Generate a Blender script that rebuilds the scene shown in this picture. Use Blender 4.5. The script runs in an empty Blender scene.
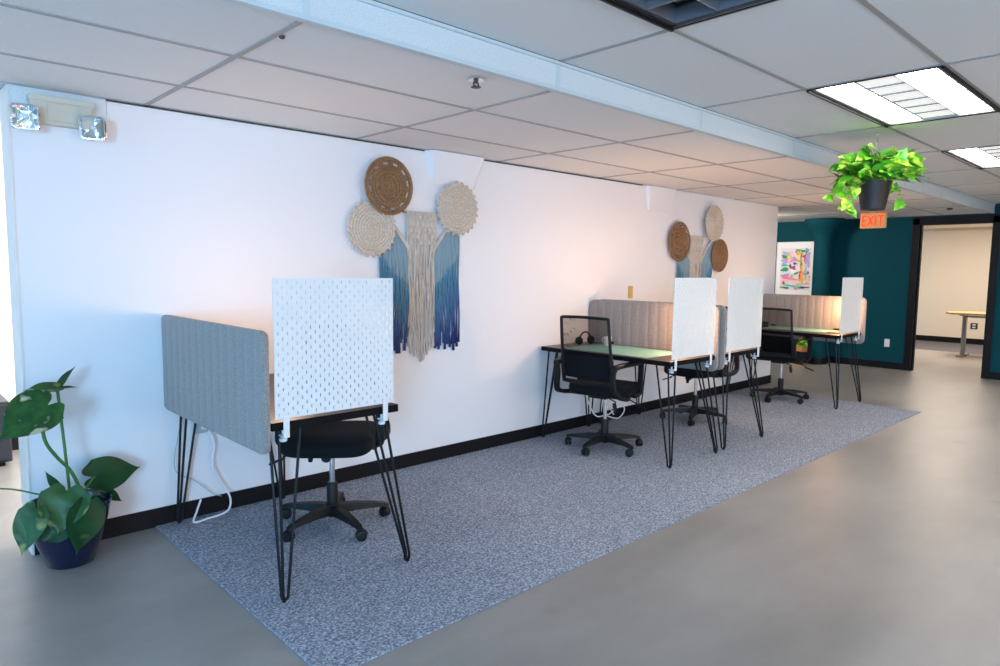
import bpy, bmesh, math, random
from mathutils import Vector, Matrix, Euler
random.seed(7)
PI = math.pi
S = bpy.context.scene
C = S.collection
V = Vector

# ------------------------------------------------------------------ materials
def mat(name, col, rough=.5, metal=0, spec=.5, noise=None, bump=None, emit=None, alpha=None, sheen=0, coat=0):
    m = bpy.data.materials.new(name); m.use_nodes = True
    nt = m.node_tree; N = nt.nodes; L = nt.links; b = N['Principled BSDF']
    b.inputs['Base Color'].default_value = (*col, 1)
    b.inputs['Roughness'].default_value = rough
    b.inputs['Metallic'].default_value = metal
    b.inputs['Specular IOR Level'].default_value = spec
    b.inputs['Sheen Weight'].default_value = sheen
    b.inputs['Coat Weight'].default_value = coat
    tc = N.new('ShaderNodeTexCoord')
    if noise:
        # noise = (scale, colour 2, lo, hi, detail, stretch)
        sc, c2, lo, hi, det, st = (list(noise) + [4, (1, 1, 1)])[:6] if len(noise) < 6 else noise
        mp = N.new('ShaderNodeMapping'); mp.inputs['Scale'].default_value = st
        L.new(tc.outputs['Object'], mp.inputs[0])
        n = N.new('ShaderNodeTexNoise'); n.inputs['Scale'].default_value = sc; n.inputs['Detail'].default_value = det
        L.new(mp.outputs[0], n.inputs['Vector'])
        r = N.new('ShaderNodeValToRGB')
        r.color_ramp.elements[0].position = lo; r.color_ramp.elements[0].color = (*col, 1)
        r.color_ramp.elements[1].position = hi; r.color_ramp.elements[1].color = (*c2, 1)
        L.new(n.outputs['Fac'], r.inputs[0]); L.new(r.outputs[0], b.inputs['Base Color'])
    if bump:
        sc, st_, dist = bump
        n = N.new('ShaderNodeTexNoise'); n.inputs['Scale'].default_value = sc; n.inputs['Detail'].default_value = 5
        L.new(tc.outputs['Object'], n.inputs['Vector'])
        bp = N.new('ShaderNodeBump'); bp.inputs['Strength'].default_value = st_; bp.inputs['Distance'].default_value = dist
        L.new(n.outputs['Fac'], bp.inputs['Height']); L.new(bp.outputs[0], b.inputs['Normal'])
    if emit:
        b.inputs['Emission Color'].default_value = (*emit[0], 1); b.inputs['Emission Strength'].default_value = emit[1]
    if alpha is not None:
        b.inputs['Alpha'].default_value = alpha
    return m

M = {}
M['wall'] = mat('white_wall_paint', (.86, .85, .85), .75, bump=(120, .08, .002))
M['trim'] = mat('cream_trim_paint', (.78, .75, .70), .5)
M['teal'] = mat('teal_wall_paint', (.001, .055, .072), .75, spec=.15, bump=(120, .08, .002))
M['black'] = mat('black_rubber_base', (.006, .006, .008), .5, spec=.25)
M['blackframe'] = mat('black_door_paint', (.006, .0055, .006), .5, spec=.25)
M['tile'] = mat('ceiling_tile', (.80, .79, .765), .9, noise=(260, (.85, .84, .815), .35, .65, 3, (1, 1, 1)), bump=(220, .5, .003))
M['tbar'] = mat('ceiling_grid_metal', (.37, .36, .345), .5)
M['fascia'] = mat('ceiling_step_panel', (.70, .74, .74), .7, noise=(160, (.58, .64, .65), .45, .7, 4, (1, 1, 1)), bump=(200, .3, .002))
M['fasciatrim'] = mat('ceiling_step_trim', (.58, .66, .67), .45)
M['shadowgap'] = mat('dark_gap', (.05, .045, .04), .8)
M['peg'] = mat('white_powder_coat', (.77, .79, .78), .35)
M['top'] = mat('dark_veneer', (.022, .016, .013), .35, noise=(6, (.045, .03, .024), .3, .7, 6, (1, 12, 1)))
M['edge'] = mat('black_desk_edge', (.005, .005, .006), .6, spec=.12)
M['rod'] = mat('black_steel_rod', (.006, .006, .007), .45, spec=.3)
M['plastic'] = mat('black_plastic', (.007, .0075, .009), .5, spec=.3, bump=(300, .1, .001))
M['fabric'] = mat('black_seat_fabric', (.007, .008, .010), .9, spec=.15, sheen=.04, bump=(500, .4, .001))
M['lumbar'] = mat('dark_lumbar_fabric', (.012, .015, .02), .8, spec=.2, bump=(400, .3, .001))
M['mesh'] = mat('black_mesh_fabric', (.012, .012, .014), .8, spec=.1, alpha=.5)
M['chrome'] = mat('brushed_steel', (.72, .72, .72), .22, metal=1)
M['mirror'] = mat('mirror_reflector', (.85, .85, .86), .08, metal=1, bump=(30, .3, .01))
M['beige'] = mat('beige_plastic', (.60, .585, .48), .45)
M['white'] = mat('white_plastic', (.8, .8, .78), .35)
M['cord'] = mat('white_cord', (.82, .83, .84), .4)
M['greybox'] = mat('grey_green_plastic', (.40, .47, .46), .5)
M['yellow'] = mat('yellowed_plastic', (.66, .42, .12), .4)
M['jute'] = mat('brown_jute', (.17, .085, .035), .9, noise=(70, (.34, .19, .09), .3, .7, 4, (1, 1, 1)), bump=(160, .8, .004))
M['cotton'] = mat('natural_cotton', (.50, .41, .31), .9, noise=(70, (.72, .63, .52), .3, .7, 4, (1, 1, 1)), bump=(160, .8, .004))
M['cream'] = mat('cream_cord', (.52, .44, .35), .9, noise=(60, (.70, .62, .53), .3, .7, 4, (1, 1, .3)), bump=(200, .6, .003))
M['wood'] = mat('oak_wood', (.50, .30, .13), .4, noise=(4, (.66, .43, .20), .3, .7, 5, (1, 10, 1)))
M['redwood'] = mat('red_brown_wood', (.16, .03, .012), .4)
M['dowel'] = mat('dowel_wood', (.36, .24, .14), .6)
M['navypot'] = mat('navy_glazed_ceramic', (.004, .008, .035), .2, coat=.3)
M['soil'] = mat('potting_soil', (.035, .022, .014), .95, bump=(60, 1, .01))
M['blackpot'] = mat('dark_brown_plastic_pot', (.012, .009, .010), .5)
M['tanpot'] = mat('tan_clay', (.55, .27, .08), .6)
M['stem'] = mat('green_stem', (.06, .20, .05), .45)
M['vine'] = mat('lime_stem', (.28, .42, .05), .45)
M['greenmat'] = mat('pale_green_mat', (.24, .52, .46), .55, bump=(100, .1, .001))
M['darkmetal'] = mat('dark_bronze_metal', (.05, .05, .055), .4, metal=.4)
M['silver'] = mat('silver_table_leg', (.5, .5, .5), .35, metal=.8)
M['lamp'] = mat('lit_lamp_lens', (.9, .9, .9), .5, emit=((1, .936, .89), 17.8))
M['lampdim'] = mat('lit_middle_lens', (.8, .8, .8), .5, emit=((1, .97, .94), .62))
M['unlit'] = mat('unlit_lamp_lens', (.22, .23, .25), .35)
M['louverwhite'] = mat('white_louver', (.30, .30, .30), .5)
M['louvergrey'] = mat('grey_parabolic_louver', (.30, .31, .34), .25, metal=.6)
M['exitface'] = mat('exit_sign_face', (.62, .36, .14), .5, emit=((1, .45, .12), .22))
M['exitletter'] = mat('exit_sign_letter', (.85, .06, .02), .5, emit=((1, .06, .02), 1.1))
M['redarrow'] = M['exitletter']
M['farcarpet'] = mat('far_room_carpet', (.13, .13, .15), .95, bump=(200, .5, .004))
M['darkbox'] = mat('dark_laminate', (.016, .018, .026), .4)
M['farwall'] = mat('warm_cream_wall_paint', (.84, .78, .68), .75)

def leafmat(name, g1, g2, pale, lo, hi, scale):
    m = mat(name, g1, .38, noise=(scale, pale, lo, hi, 2, (1, 1, 1)), spec=.5)
    nt = m.node_tree; b = nt.nodes['Principled BSDF']
    ramp = [n for n in nt.nodes if n.type == 'VALTORGB'][0]
    e = ramp.color_ramp.elements.new(max(.01, lo - .12)); e.color = (*g2, 1)
    ramp.color_ramp.elements[0].position = lo - .2 if lo > .22 else .0
    return m
M['leafdark'] = leafmat('dark_green_leaf', (.012, .075, .028), (.02, .12, .035), (.16, .30, .06), .66, .76, 9)
M['leafvar'] = leafmat('variegated_leaf', (.02, .11, .03), (.06, .22, .04), (.72, .70, .46), .56, .62, 11)
M['leafmid'] = leafmat('streaked_leaf', (.03, .13, .035), (.06, .20, .05), (.42, .50, .16), .58, .66, 10)
M['leaflime'] = leafmat('lime_leaf', (.08, .42, .02), (.22, .60, .03), (.70, .85, .10), .50, .62, 14)
M['leafshade'] = leafmat('deep_green_pothos_leaf', (.03, .24, .02), (.07, .36, .03), (.45, .65, .06), .60, .7, 14)

def floor_material():
    m = mat('polished_concrete', (.30, .285, .265), .38, spec=.5)
    nt = m.node_tree; N = nt.nodes; L = nt.links; b = N['Principled BSDF']
    tc = N.new('ShaderNodeTexCoord')
    mp = N.new('ShaderNodeMapping'); mp.inputs['Scale'].default_value = (.7, 1.5, 1); L.new(tc.outputs['Object'], mp.inputs[0])
    a = N.new('ShaderNodeTexNoise'); a.inputs['Scale'].default_value = 1.1; a.inputs['Detail'].default_value = 8; a.inputs['Roughness'].default_value = .6
    L.new(mp.outputs[0], a.inputs['Vector'])
    r = N.new('ShaderNodeValToRGB')
    r.color_ramp.elements[0].position = .3; r.color_ramp.elements[0].color = (.225, .215, .20, 1)
    r.color_ramp.elements[1].position = .72; r.color_ramp.elements[1].color = (.355, .34, .315, 1)
    L.new(a.outputs['Fac'], r.inputs[0])
    # round stains
    vo = N.new('ShaderNodeTexVoronoi'); vo.inputs['Scale'].default_value = 1.3; L.new(tc.outputs['Object'], vo.inputs['Vector'])
    rr = N.new('ShaderNodeValToRGB'); rr.color_ramp.elements[0].position = .05; rr.color_ramp.elements[0].color = (.86, .85, .84, 1)
    rr.color_ramp.elements[1].position = .085; rr.color_ramp.elements[1].color = (1, 1, 1, 1)
    L.new(vo.outputs['Distance'], rr.inputs[0])
    mx = N.new('ShaderNodeMixRGB'); mx.blend_type = 'MULTIPLY'; mx.inputs[0].default_value = 1
    L.new(r.outputs[0], mx.inputs[1]); L.new(rr.outputs[0], mx.inputs[2]); L.new(mx.outputs[0], b.inputs['Base Color'])
    r2 = N.new('ShaderNodeMapRange'); r2.inputs[3].default_value = .28; r2.inputs[4].default_value = .5
    L.new(a.outputs['Fac'], r2.inputs[0]); L.new(r2.outputs[0], b.inputs['Roughness'])
    bp = N.new('ShaderNodeBump'); bp.inputs['Strength'].default_value = .12; bp.inputs['Distance'].default_value = .01
    L.new(a.outputs['Fac'], bp.inputs['Height']); L.new(bp.outputs[0], b.inputs['Normal'])
    return m
M['floor'] = floor_material()

def carpet_material():
    m = mat('blue_grey_carpet', (.13, .15, .19), .95, spec=.1)
    nt = m.node_tree; N = nt.nodes; L = nt.links; b = N['Principled BSDF']
    tc = N.new('ShaderNodeTexCoord')
    n = N.new('ShaderNodeTexNoise'); n.inputs['Scale'].default_value = 95; n.inputs['Detail'].default_value = 3; n.inputs['Roughness'].default_value = .75
    L.new(tc.outputs['Object'], n.inputs['Vector'])
    r = N.new('ShaderNodeValToRGB'); cr = r.color_ramp
    cr.elements[0].position = .34; cr.elements[0].color = (.11, .135, .185, 1)
    cr.elements[1].position = .62; cr.elements[1].color = (.56, .61, .69, 1)
    e = cr.elements.new(.5); e.color = (.28, .315, .385, 1)
    L.new(n.outputs['Fac'], r.inputs[0])
    # carpet tiles laid quarter turned: slight tone per tile, thin seams
    br = N.new('ShaderNodeTexBrick'); br.offset = 0; br.inputs['Scale'].default_value = 1
    br.inputs['Brick Width'].default_value = .61; br.inputs['Row Height'].default_value = .61
    br.inputs['Mortar Size'].default_value = .003
    br.inputs['Color1'].default_value = (1, 1, 1, 1); br.inputs['Color2'].default_value = (.90, .90, .91, 1); br.inputs['Mortar'].default_value = (.84, .84, .85, 1)
    L.new(tc.outputs['Object'], br.inputs['Vector'])
    mx = N.new('ShaderNodeMixRGB'); mx.blend_type = 'MULTIPLY'; mx.inputs[0].default_value = 1
    L.new(r.outputs[0], mx.inputs[1]); L.new(br.outputs['Color'], mx.inputs[2]); L.new(mx.outputs[0], b.inputs['Base Color'])
    bp = N.new('ShaderNodeBump'); bp.inputs['Strength'].default_value = .5; bp.inputs['Distance'].default_value = .006
    L.new(n.outputs['Fac'], bp.inputs['Height']); L.new(bp.outputs[0], b.inputs['Normal'])
    return m
M['carpet'] = carpet_material()

def felt_material():
    m = mat('grey_felt', (.26, .25, .25), .95, spec=.1, sheen=.3)
    nt = m.node_tree; N = nt.nodes; L = nt.links; b = N['Principled BSDF']
    tc = N.new('ShaderNodeTexCoord')
    n = N.new('ShaderNodeTexNoise'); n.inputs['Scale'].default_value = 130; n.inputs['Detail'].default_value = 4; n.inputs['Roughness'].default_value = .8
    L.new(tc.outputs['Object'], n.inputs['Vector'])
    r = N.new('ShaderNodeValToRGB'); cr = r.color_ramp
    cr.elements[0].position = .34; cr.elements[0].color = (.19, .165, .15, 1)
    cr.elements[1].position = .64; cr.elements[1].color = (.39, .35, .325, 1)
    L.new(n.outputs['Fac'], r.inputs[0]); L.new(r.outputs[0], b.inputs['Base Color'])
    bp = N.new('ShaderNodeBump'); bp.inputs['Strength'].default_value = .4; bp.inputs['Distance'].default_value = .004
    L.new(n.outputs['Fac'], bp.inputs['Height']); L.new(bp.outputs[0], b.inputs['Normal'])
    return m
M['felt'] = felt_material()

def dyed_material():
    # dip-dyed cords: grey-blue above, mid blue, navy ends (dye follows the world height of the cord)
    m = mat('dip_dyed_cord', (.2, .3, .35), .9)
    nt = m.node_tree; N = nt.nodes; L = nt.links; b = N['Principled BSDF']
    tc = N.new('ShaderNodeTexCoord'); sp = N.new('ShaderNodeSeparateXYZ'); L.new(tc.outputs['Object'], sp.inputs[0])
    n = N.new('ShaderNodeTexNoise'); n.inputs['Scale'].default_value = 40; L.new(tc.outputs['Object'], n.inputs['Vector'])
    ab = N.new('ShaderNodeMath'); ab.operation = 'ABSOLUTE'; L.new(sp.outputs['X'], ab.inputs[0])
    mu = N.new('ShaderNodeMath'); mu.operation = 'MULTIPLY_ADD'; mu.inputs[1].default_value = -.9; L.new(ab.outputs[0], mu.inputs[0]); L.new(sp.outputs['Z'], mu.inputs[2])
    ad = N.new('ShaderNodeMath'); ad.operation = 'MULTIPLY_ADD'; ad.inputs[1].default_value = .12; L.new(n.outputs['Fac'], ad.inputs[0]); L.new(mu.outputs[0], ad.inputs[2])
    mr = N.new('ShaderNodeMapRange'); mr.inputs[1].default_value = -1.15; mr.inputs[2].default_value = -.1
    L.new(ad.outputs[0], mr.inputs[0])
    r = N.new('ShaderNodeValToRGB'); cr = r.color_ramp
    cr.elements[0].position = .04; cr.elements[0].color = (.012, .02, .10, 1)
    cr.elements[1].position = 1; cr.elements[1].color = (.28, .38, .42, 1)
    for p, c in ((.2, (.035, .07, .20)), (.38, (.07, .17, .29)), (.56, (.09, .24, .33)), (.60, (.24, .35, .40))):
        e = cr.elements.new(p); e.color = (*c, 1)
    L.new(mr.outputs[0], r.inputs[0]); L.new(r.outputs[0], b.inputs['Base Color'])
    return m
M['dyed'] = dyed_material()

# ------------------------------------------------------------------ builders
def obj(name, bm, m, parent=None, smooth=False, loc=None):
    me = bpy.data.meshes.new(name); bm.to_mesh(me); bm.free()
    for x in (m if isinstance(m, (list, tuple)) else [m]): me.materials.append(x)
    if smooth:
        for p in me.polygons: p.use_smooth = True
        try: me.set_sharp_from_angle(angle=math.radians(42))
        except Exception: pass
    o = bpy.data.objects.new(name, me); C.objects.link(o)
    if parent: o.parent = parent
    if loc: o.location = loc
    return o
def tag(o, label=None, cat=None, group=None, kind=None):
    if label: o['label'] = label
    if cat: o['category'] = cat
    if group: o['group'] = group
    if kind: o['kind'] = kind
    return o
def thing(name, label, cat, loc=(0, 0, 0), rz=0, group=None):
    o = bpy.data.objects.new(name, None); C.objects.link(o)
    o.empty_display_size = .1; o.location = loc; o.rotation_euler = (0, 0, rz)
    return tag(o, label, cat, group)
def struct(name, bm, m, smooth=False): return tag(obj(name, bm, m, None, smooth), kind='structure')
def copy_tree(o, parent=None):
    c = o.copy(); C.objects.link(c); c.parent = parent
    for ch in [x for x in bpy.data.objects if x.parent == o]: copy_tree(ch, c)
    return c
def nb(): return bmesh.new()
def box(bm, lo, hi, bev=0, mi=0, seg=2):
    lo, hi = V(lo), V(hi)
    r = bmesh.ops.create_cube(bm, size=1)
    vs = r['verts']; c = (lo + hi) / 2; d = hi - lo
    for v in vs: v.co = V((v.co.x * d.x, v.co.y * d.y, v.co.z * d.z)) + c
    fs = list({f for v in vs for f in v.link_faces})
    for f in fs: f.material_index = mi
    if bev:
        es = list({e for v in vs for e in v.link_edges})
        bmesh.ops.bevel(bm, geom=es, offset=bev, segments=seg, affect='EDGES', profile=.5)
    return bm
def frame_axes(d):
    d = d.normalized(); a = V((0, 0, 1)) if abs(d.z) < .9 else V((1, 0, 0))
    u = d.cross(a).normalized(); return u, d.cross(u).normalized()
def tube(bm, pts, r, n=8, mi=0, cap=True):
    pts = [V(p) for p in pts]; rings = []
    rs = r if isinstance(r, (list, tuple)) else [r] * len(pts)
    u = None
    for i, p in enumerate(pts):
        d = (pts[min(i + 1, len(pts) - 1)] - pts[max(i - 1, 0)]).normalized()
        if u is None: u, w = frame_axes(d)
        else:
            u = (u - d * u.dot(d)).normalized()
        w = d.cross(u)
        rings.append([bm.verts.new(p + (u * math.cos(2 * PI * k / n) + w * math.sin(2 * PI * k / n)) * rs[i]) for k in range(n)])
    for a, b in zip(rings, rings[1:]):
        for k in range(n):
            f = bm.faces.new((a[k], a[(k + 1) % n], b[(k + 1) % n], b[k])); f.material_index = mi
    if cap:
        f = bm.faces.new(rings[0][::-1]); f.material_index = mi
        f = bm.faces.new(rings[-1]); f.material_index = mi
    return bm
def smooth_path(pts, n=6, closed=False):
    P = [V(p) for p in pts]; out = []
    m = len(P); rng = range(m if closed else m - 1)
    for i in rng:
        if closed: a, b, c, d = P[(i - 1) % m], P[i], P[(i + 1) % m], P[(i + 2) % m]
        else: a, b, c, d = P[max(i - 1, 0)], P[i], P[i + 1], P[min(i + 2, m - 1)]
        for k in range(n):
            t = k / n
            out.append(.5 * ((2 * b) + (c - a) * t + (2 * a - 5 * b + 4 * c - d) * t * t + (3 * b - a - 3 * c + d) * t ** 3))
    if not closed: out.append(P[-1])
    return out
def lathe(bm, prof, n=32, c=(0, 0, 0), mi=0, close=False):
    rings = []
    for r, z in prof:
        rings.append([bm.verts.new((c[0] + r * math.cos(2 * PI * k / n), c[1] + r * math.sin(2 * PI * k / n), c[2] + z)) for k in range(n)])
    for a, b in zip(rings, rings[1:]):
        for k in range(n):
            f = bm.faces.new((a[k], a[(k + 1) % n], b[(k + 1) % n], b[k])); f.material_index = mi
    for R, flip in ((rings[0], True), (rings[-1], False)):
        f = bm.faces.new(R[::-1] if flip else R); f.material_index = mi
    return bm
def ribbon(bm, pts, side, w, t, closed=False):
    """flat strap along pts: w wide along `side`, t thick"""
    pts = [V(p) for p in pts]; side = V(side).normalized(); rings = []
    m = len(pts)
    ws = w if isinstance(w, (list, tuple)) else [w] * m
    for i, p in enumerate(pts):
        a = pts[(i - 1) % m] if closed else pts[max(i - 1, 0)]
        b = pts[(i + 1) % m] if closed else pts[min(i + 1, m - 1)]
        d = (b - a).normalized(); nrm = d.cross(side).normalized()
        hw, ht = ws[i] / 2, t / 2
        cs = [(-1, -.5), (-.75, -1), (.75, -1), (1, -.5), (1, .5), (.75, 1), (-.75, 1), (-1, .5)]
        rings.append([bm.verts.new(p + side * hw * x + nrm * ht * y) for x, y in cs])
    seq = list(zip(rings, rings[1:])) + ([(rings[-1], rings[0])] if closed else [])
    for a, b in seq:
        for k in range(8): bm.faces.new((a[k], a[(k + 1) % 8], b[(k + 1) % 8], b[k]))
    if not closed: bm.faces.new(rings[0][::-1]); bm.faces.new(rings[-1])
    bmesh.ops.recalc_face_normals(bm, faces=bm.faces)
    return bm
def prism(bm, outline, y0, y1, mi=0, plane='xz'):
    """extrude a 2-D outline between y0 and y1"""
    def P(a, b, y): return (a, y, b) if plane == 'xz' else ((y, a, b) if plane == 'yz' else (a, b, y))
    A = [bm.verts.new(P(a, b, y0)) for a, b in outline]; B = [bm.verts.new(P(a, b, y1)) for a, b in outline]
    n = len(A); fs = [bm.faces.new(A), bm.faces.new(B[::-1])]
    for k in range(n): fs.append(bm.faces.new((A[k], B[k], B[(k + 1) % n], A[(k + 1) % n])))
    for f in fs: f.material_index = mi
    bmesh.ops.recalc_face_normals(bm, faces=fs)
    return bm
def rrect(x0, x1, z0, z1, r, n=6):
    out = []
    for cx, cz, a0 in ((x1 - r, z1 - r, 0), (x0 + r, z1 - r, 90), (x0 + r, z0 + r, 180), (x1 - r, z0 + r, 270)):
        for k in range(n + 1):
            a = math.radians(a0 + 90 * k / n); out.append((cx + r * math.cos(a), cz + r * math.sin(a)))
    return out

# ------------------------------------------------------------------ measurements (metres)
XL, XE, XT = .925, 8.66, 11.28          # wall start, wall end, teal wall
YS = -1.694                              # ceiling step
H1, H2 = 2.19, 2.31                      # low and high ceiling
G0, GP = 1.491, 1.2192                   # ceiling grid
XB, YR = -2.8, -8.2                      # wall behind the camera, wall on the far right
FT2 = .6096

# ------------------------------------------------------------------ the setting
bm = nb(); box(bm, (XB - .2, YR - .2, -.1), (14.55, 2.5, 0)); struct('floor', bm, M['floor'])
bm = nb(); box(bm, (14.55, -3, -.1), (16.7, 2.3, 0)); struct('floor_far_room', bm, M['farcarpet'])
bm = nb(); box(bm, (XL, 0, 0), (XE, .2, H1)); struct('wall_left', bm, M['wall'])
bm = nb(); box(bm, (XL - .012, -.003, 0), (XL, .203, H1 - .002), .002); struct('trim_1', bm, M['trim'])
bm = nb(); box(bm, (XB, 2.3, 0), (XE - .4, 2.45, H1 + .2)); struct('wall_passage', bm, M['wall'])
bm = nb(); box(bm, (XE - .4, .2, 0), (XE - .2, 2.3, H1)); struct('wall_alcove_side', bm, M['wall'])
bm = nb(); box(bm, (XE - .2, 1.6, 0), (XT + .15, 1.75, H1 + .2)); struct('wall_alcove', bm, M['teal'])
# wall capitals (flared column heads buried in the white wall)
def capital(name, x0, x1, d):
    bm = nb(); n = 8; ins = .05
    top = [(x0, -.002), (x0 + .02, -d), (x1 - .02, -d), (x1, -.002)]
    bot = [(x0 + ins, -.001), (x0 + ins + .015, -.010), (x1 - ins - .015, -.010), (x1 - ins, -.001)]
    rings = []
    for k in range(n + 1):
        t = k / n; s = 1 - math.sin(t * PI / 2) ** .8 if False else 1 - t
        z = H1 - .002 - t * .22
        rings.append([bm.verts.new((b[0] + (a[0] - b[0]) * s, b[1] + (a[1] - b[1]) * s, z)) for a, b in zip(top, bot)])
    for a, b in zip(rings, rings[1:]):
        for k in range(3): bm.faces.new((a[k], a[k + 1], b[k + 1], b[k]))
        bm.faces.new((a[3], a[0], b[0], b[3]))
    bm.faces.new(rings[0]); bm.faces.new(rings[-1][::-1])
    bmesh.ops.recalc_face_normals(bm, faces=bm.faces)
    struct(name, bm, M['wall'])
capital('trim_2', 3.25, 3.75, .075)
capital('trim_3', 5.84, 6.32, .05)
# dark gap line between wall and ceiling
bm = nb()
for a, b in ((1.31, 3.24), (3.76, 5.79)): box(bm, (a, -.010, H1 - .008), (b, -.001, H1 - .001))
struct('trim_4', bm, M['shadowgap'])
# baseboards
bm = nb(); box(bm, (XL, -.012, 0), (XE + .005, 0, .10), .003); struct('baseboard_left', bm, M['black'])
bm = nb(); box(bm, (XE, 0, 0), (XE + .012, 1.6, .10), .003); struct('baseboard_return', bm, M['black'])
bm = nb()
DY0, DY1, DZ = -.845, -1.69, 2.07       # door opening
box(bm, (XT - .012, DY0 + .09, 0), (XT, 1.6, .10), .003); box(bm, (XT - .012, YR, 0), (XT, DY1 - .09, .10), .003)
struct('baseboard_far', bm, M['black'])
bm = nb(); box(bm, (XB, 2.285, 0), (XE - .4, 2.3, .10), .003); struct('baseboard_passage', bm, M['black'])
# teal wall with the doorway
bm = nb()
box(bm, (XT, DY0, 0), (XT + .14, 1.6, H2 + .1)); box(bm, (XT, YR, 0), (XT + .14, DY1, H2 + .1)); box(bm, (XT, DY1, DZ), (XT + .14, DY0, H2 + .1))
struct('wall_far', bm, M['teal'])
# door frame and open door leaf
bm = nb()
box(bm, (XT - .02, DY0, 0), (XT + .16, DY0 + .09, DZ + .09), .004); box(bm, (XT - .02, DY1 - .09, 0), (XT + .16, DY1, DZ + .09), .004)
box(bm, (XT - .02, DY1 - .09, DZ), (XT + .16, DY0 + .09, DZ + .105), .004)
box(bm, (XT + .05, DY0 - .012, 0), (XT + .10, DY0, DZ), .002); box(bm, (XT + .05, DY1, 0), (XT + .10, DY1 + .012, DZ), .002)
struct('door_1', bm, M['blackframe'])
bm = nb(); box(bm, (XT + .17, DY1 - .01, .01), (XT + 1.0, DY1 + .035, DZ - .01), .003); d = struct('door_2', bm, M['redwood'])
bm = nb(); box(bm, (XT + .9, DY1 + .035, .98), (XT + .95, DY1 + .043, 1.12), .003); tube(bm, [(XT + .925, DY1 + .04, 1.05), (XT + .925, DY1 + .08, 1.05), (XT + .84, DY1 + .08, 1.05)], .009)
obj('door_handle', bm, M['chrome'], d)
# far room
bm = nb()
box(bm, (16.5, -3, 0), (16.65, 2.3, 2.75)); box(bm, (XT + .14, 2.1, 0), (16.5, 2.3, 2.75)); box(bm, (XT + .14, -3.1, 0), (16.65, -2.95, 2.75)); 
struct('wall_far_room', bm, M['farwall'])
bm = nb(); box(bm, (XT + .14, -3.1, 2.5), (16.65, 2.3, 2.65)); box(bm, (16.1, -3, 2.3), (16.5, 2.3, 2.5)); struct('ceiling_far_room', bm, M['farwall'])
bm = nb(); box(bm, (16.485, -3, 0), (16.5, 2.1, .11), .003); struct('baseboard_far_room', bm, M['black'])
# walls behind and beside the camera, with their windows
WINS = [(-7.6, -5.9), (-5.5, -3.8), (-2.9, -.4)]
bm = nb(); ys = [YR] + [y for w in WINS for y in w] + [2.45]
for a, b in zip(ys[0::2], ys[1::2]): box(bm, (XB - .15, a, 0), (XB, b, 2.5))
for a, b in WINS: box(bm, (XB - .15, a, 0), (XB, b, .45)); box(bm, (XB - .15, a, 2.1), (XB, b, 2.5))
struct('wall_back', bm, M['wall'])
for i, (a, b) in enumerate(WINS):
    bm = nb(); w = .04; x0, x1 = XB - .10, XB - .05
    box(bm, (x0, a, .45), (x1, a + w, 2.1)); box(bm, (x0, b - w, .45), (x1, b, 2.1)); box(bm, (x0, a, .45), (x1, b, .45 + w)); box(bm, (x0, a, 2.1 - w), (x1, b, 2.1))
    m_ = (a + b) / 2; box(bm, (x0, m_ - .02, .45), (x1, m_ + .02, 2.1))
    struct('window_%d' % (i + 1), bm, M['darkmetal'])
bm = nb(); box(bm, (XB - .15, YR - .15, 0), (XT + .14, YR, 2.6)); struct('wall_right', bm, M['wall'])

# ceilings: tiles in a grid
def tiles(name, xs, ys, h, skip=()):
    bm = nb()
    for i in range(len(xs) - 1):
        for j in range(len(ys) - 1):
            if (i, j) in skip: continue
            box(bm, (xs[i] + .008, ys[j] + .008, h + .004), (xs[i + 1] - .008, ys[j + 1] - .008, h + .02), .003, seg=1)
    struct(name, bm, M['tile'])
    return xs, ys
def grid(name, xs, ys, h, x0, x1, y0, y1, skip=()):
    bm = nb()
    for x in xs: box(bm, (x - .011, y0, h), (x + .011, y1, h + .03))
    for y in ys: box(bm, (x0, y - .011, h + .0005), (x1, y + .011, h + .03))
    struct(name, bm, M['tbar'])
ix = list(range(-3, 9))
XS = [XB] + [G0 + GP * i for i in range(-3, 9)] + [XT]
XS = [x for x in XS if XB - .001 <= x <= XT + .001]
YLO = [YS, YS + .567, YS + .567 + FT2, 0, .6, 1.2, 1.8, 2.35]
tiles('ceiling', XS, YLO, H1); grid('trim_5', XS[1:-1], [YS + .567, YS + .567 + FT2], H1, XB, XT, YS + .02, 2.3)
YHI = [-2.278 - FT2 * k for k in range(-1, 10)]
YHI = sorted([y for y in YHI if y < YS - .05] + [YS, YR])
def cell(i, j_y): return i, min(range(len(YHI)), key=lambda k: abs(YHI[k] - j_y))
fix = []
for row, y in enumerate((-2.278 - FT2, -2.278 - FT2 * 5, -2.278 - FT2 * 8)):
    for gi in (-2, 0, 2, 4, 6):
        x = G0 + GP * gi
        i = min(range(len(XS)), key=lambda k: abs(XS[k] - x)); j = cell(0, y)[1]
        fix.append((i, j, row, gi))
tiles('ceiling_high', XS, YHI, H2, skip={(f[0], f[1]) for f in fix})
grid('trim_6', XS[1:-1], [y for y in YHI[1:-1]], H2, XB, XT, YR, YS - .02)
bm = nb(); box(bm, (XB - .2, YR - .2, H2 + .2), (XT + .2, 2.5, H2 + .3)); box(bm, (XB - .2, YS + .05, H1 + .03), (XT + .1, 2.5, H1 + .06)); struct('ceiling_slab', bm, M['shadowgap'])
# the step between both ceilings: pale panels with trims
bm = nb(); box(bm, (XB, YS, H1 + .012), (XT - .002, YS + .015, H2 + .004)); struct('trim_7', bm, M['fascia'])
bm = nb()
box(bm, (XB, YS - .004, H1 - .004), (XT - .002, YS + .030, H1 + .014), .003)
box(bm, (XB, YS - .012, H2 - .012), (XT - .002, YS + .015, H2 + .002), .002)
for x in XS[1:-1]: box(bm, (x - .014, YS - .003, H1 + .012), (x + .014, YS, H2 - .01))
struct('trim_8', bm, M['fasciatrim'])

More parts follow.
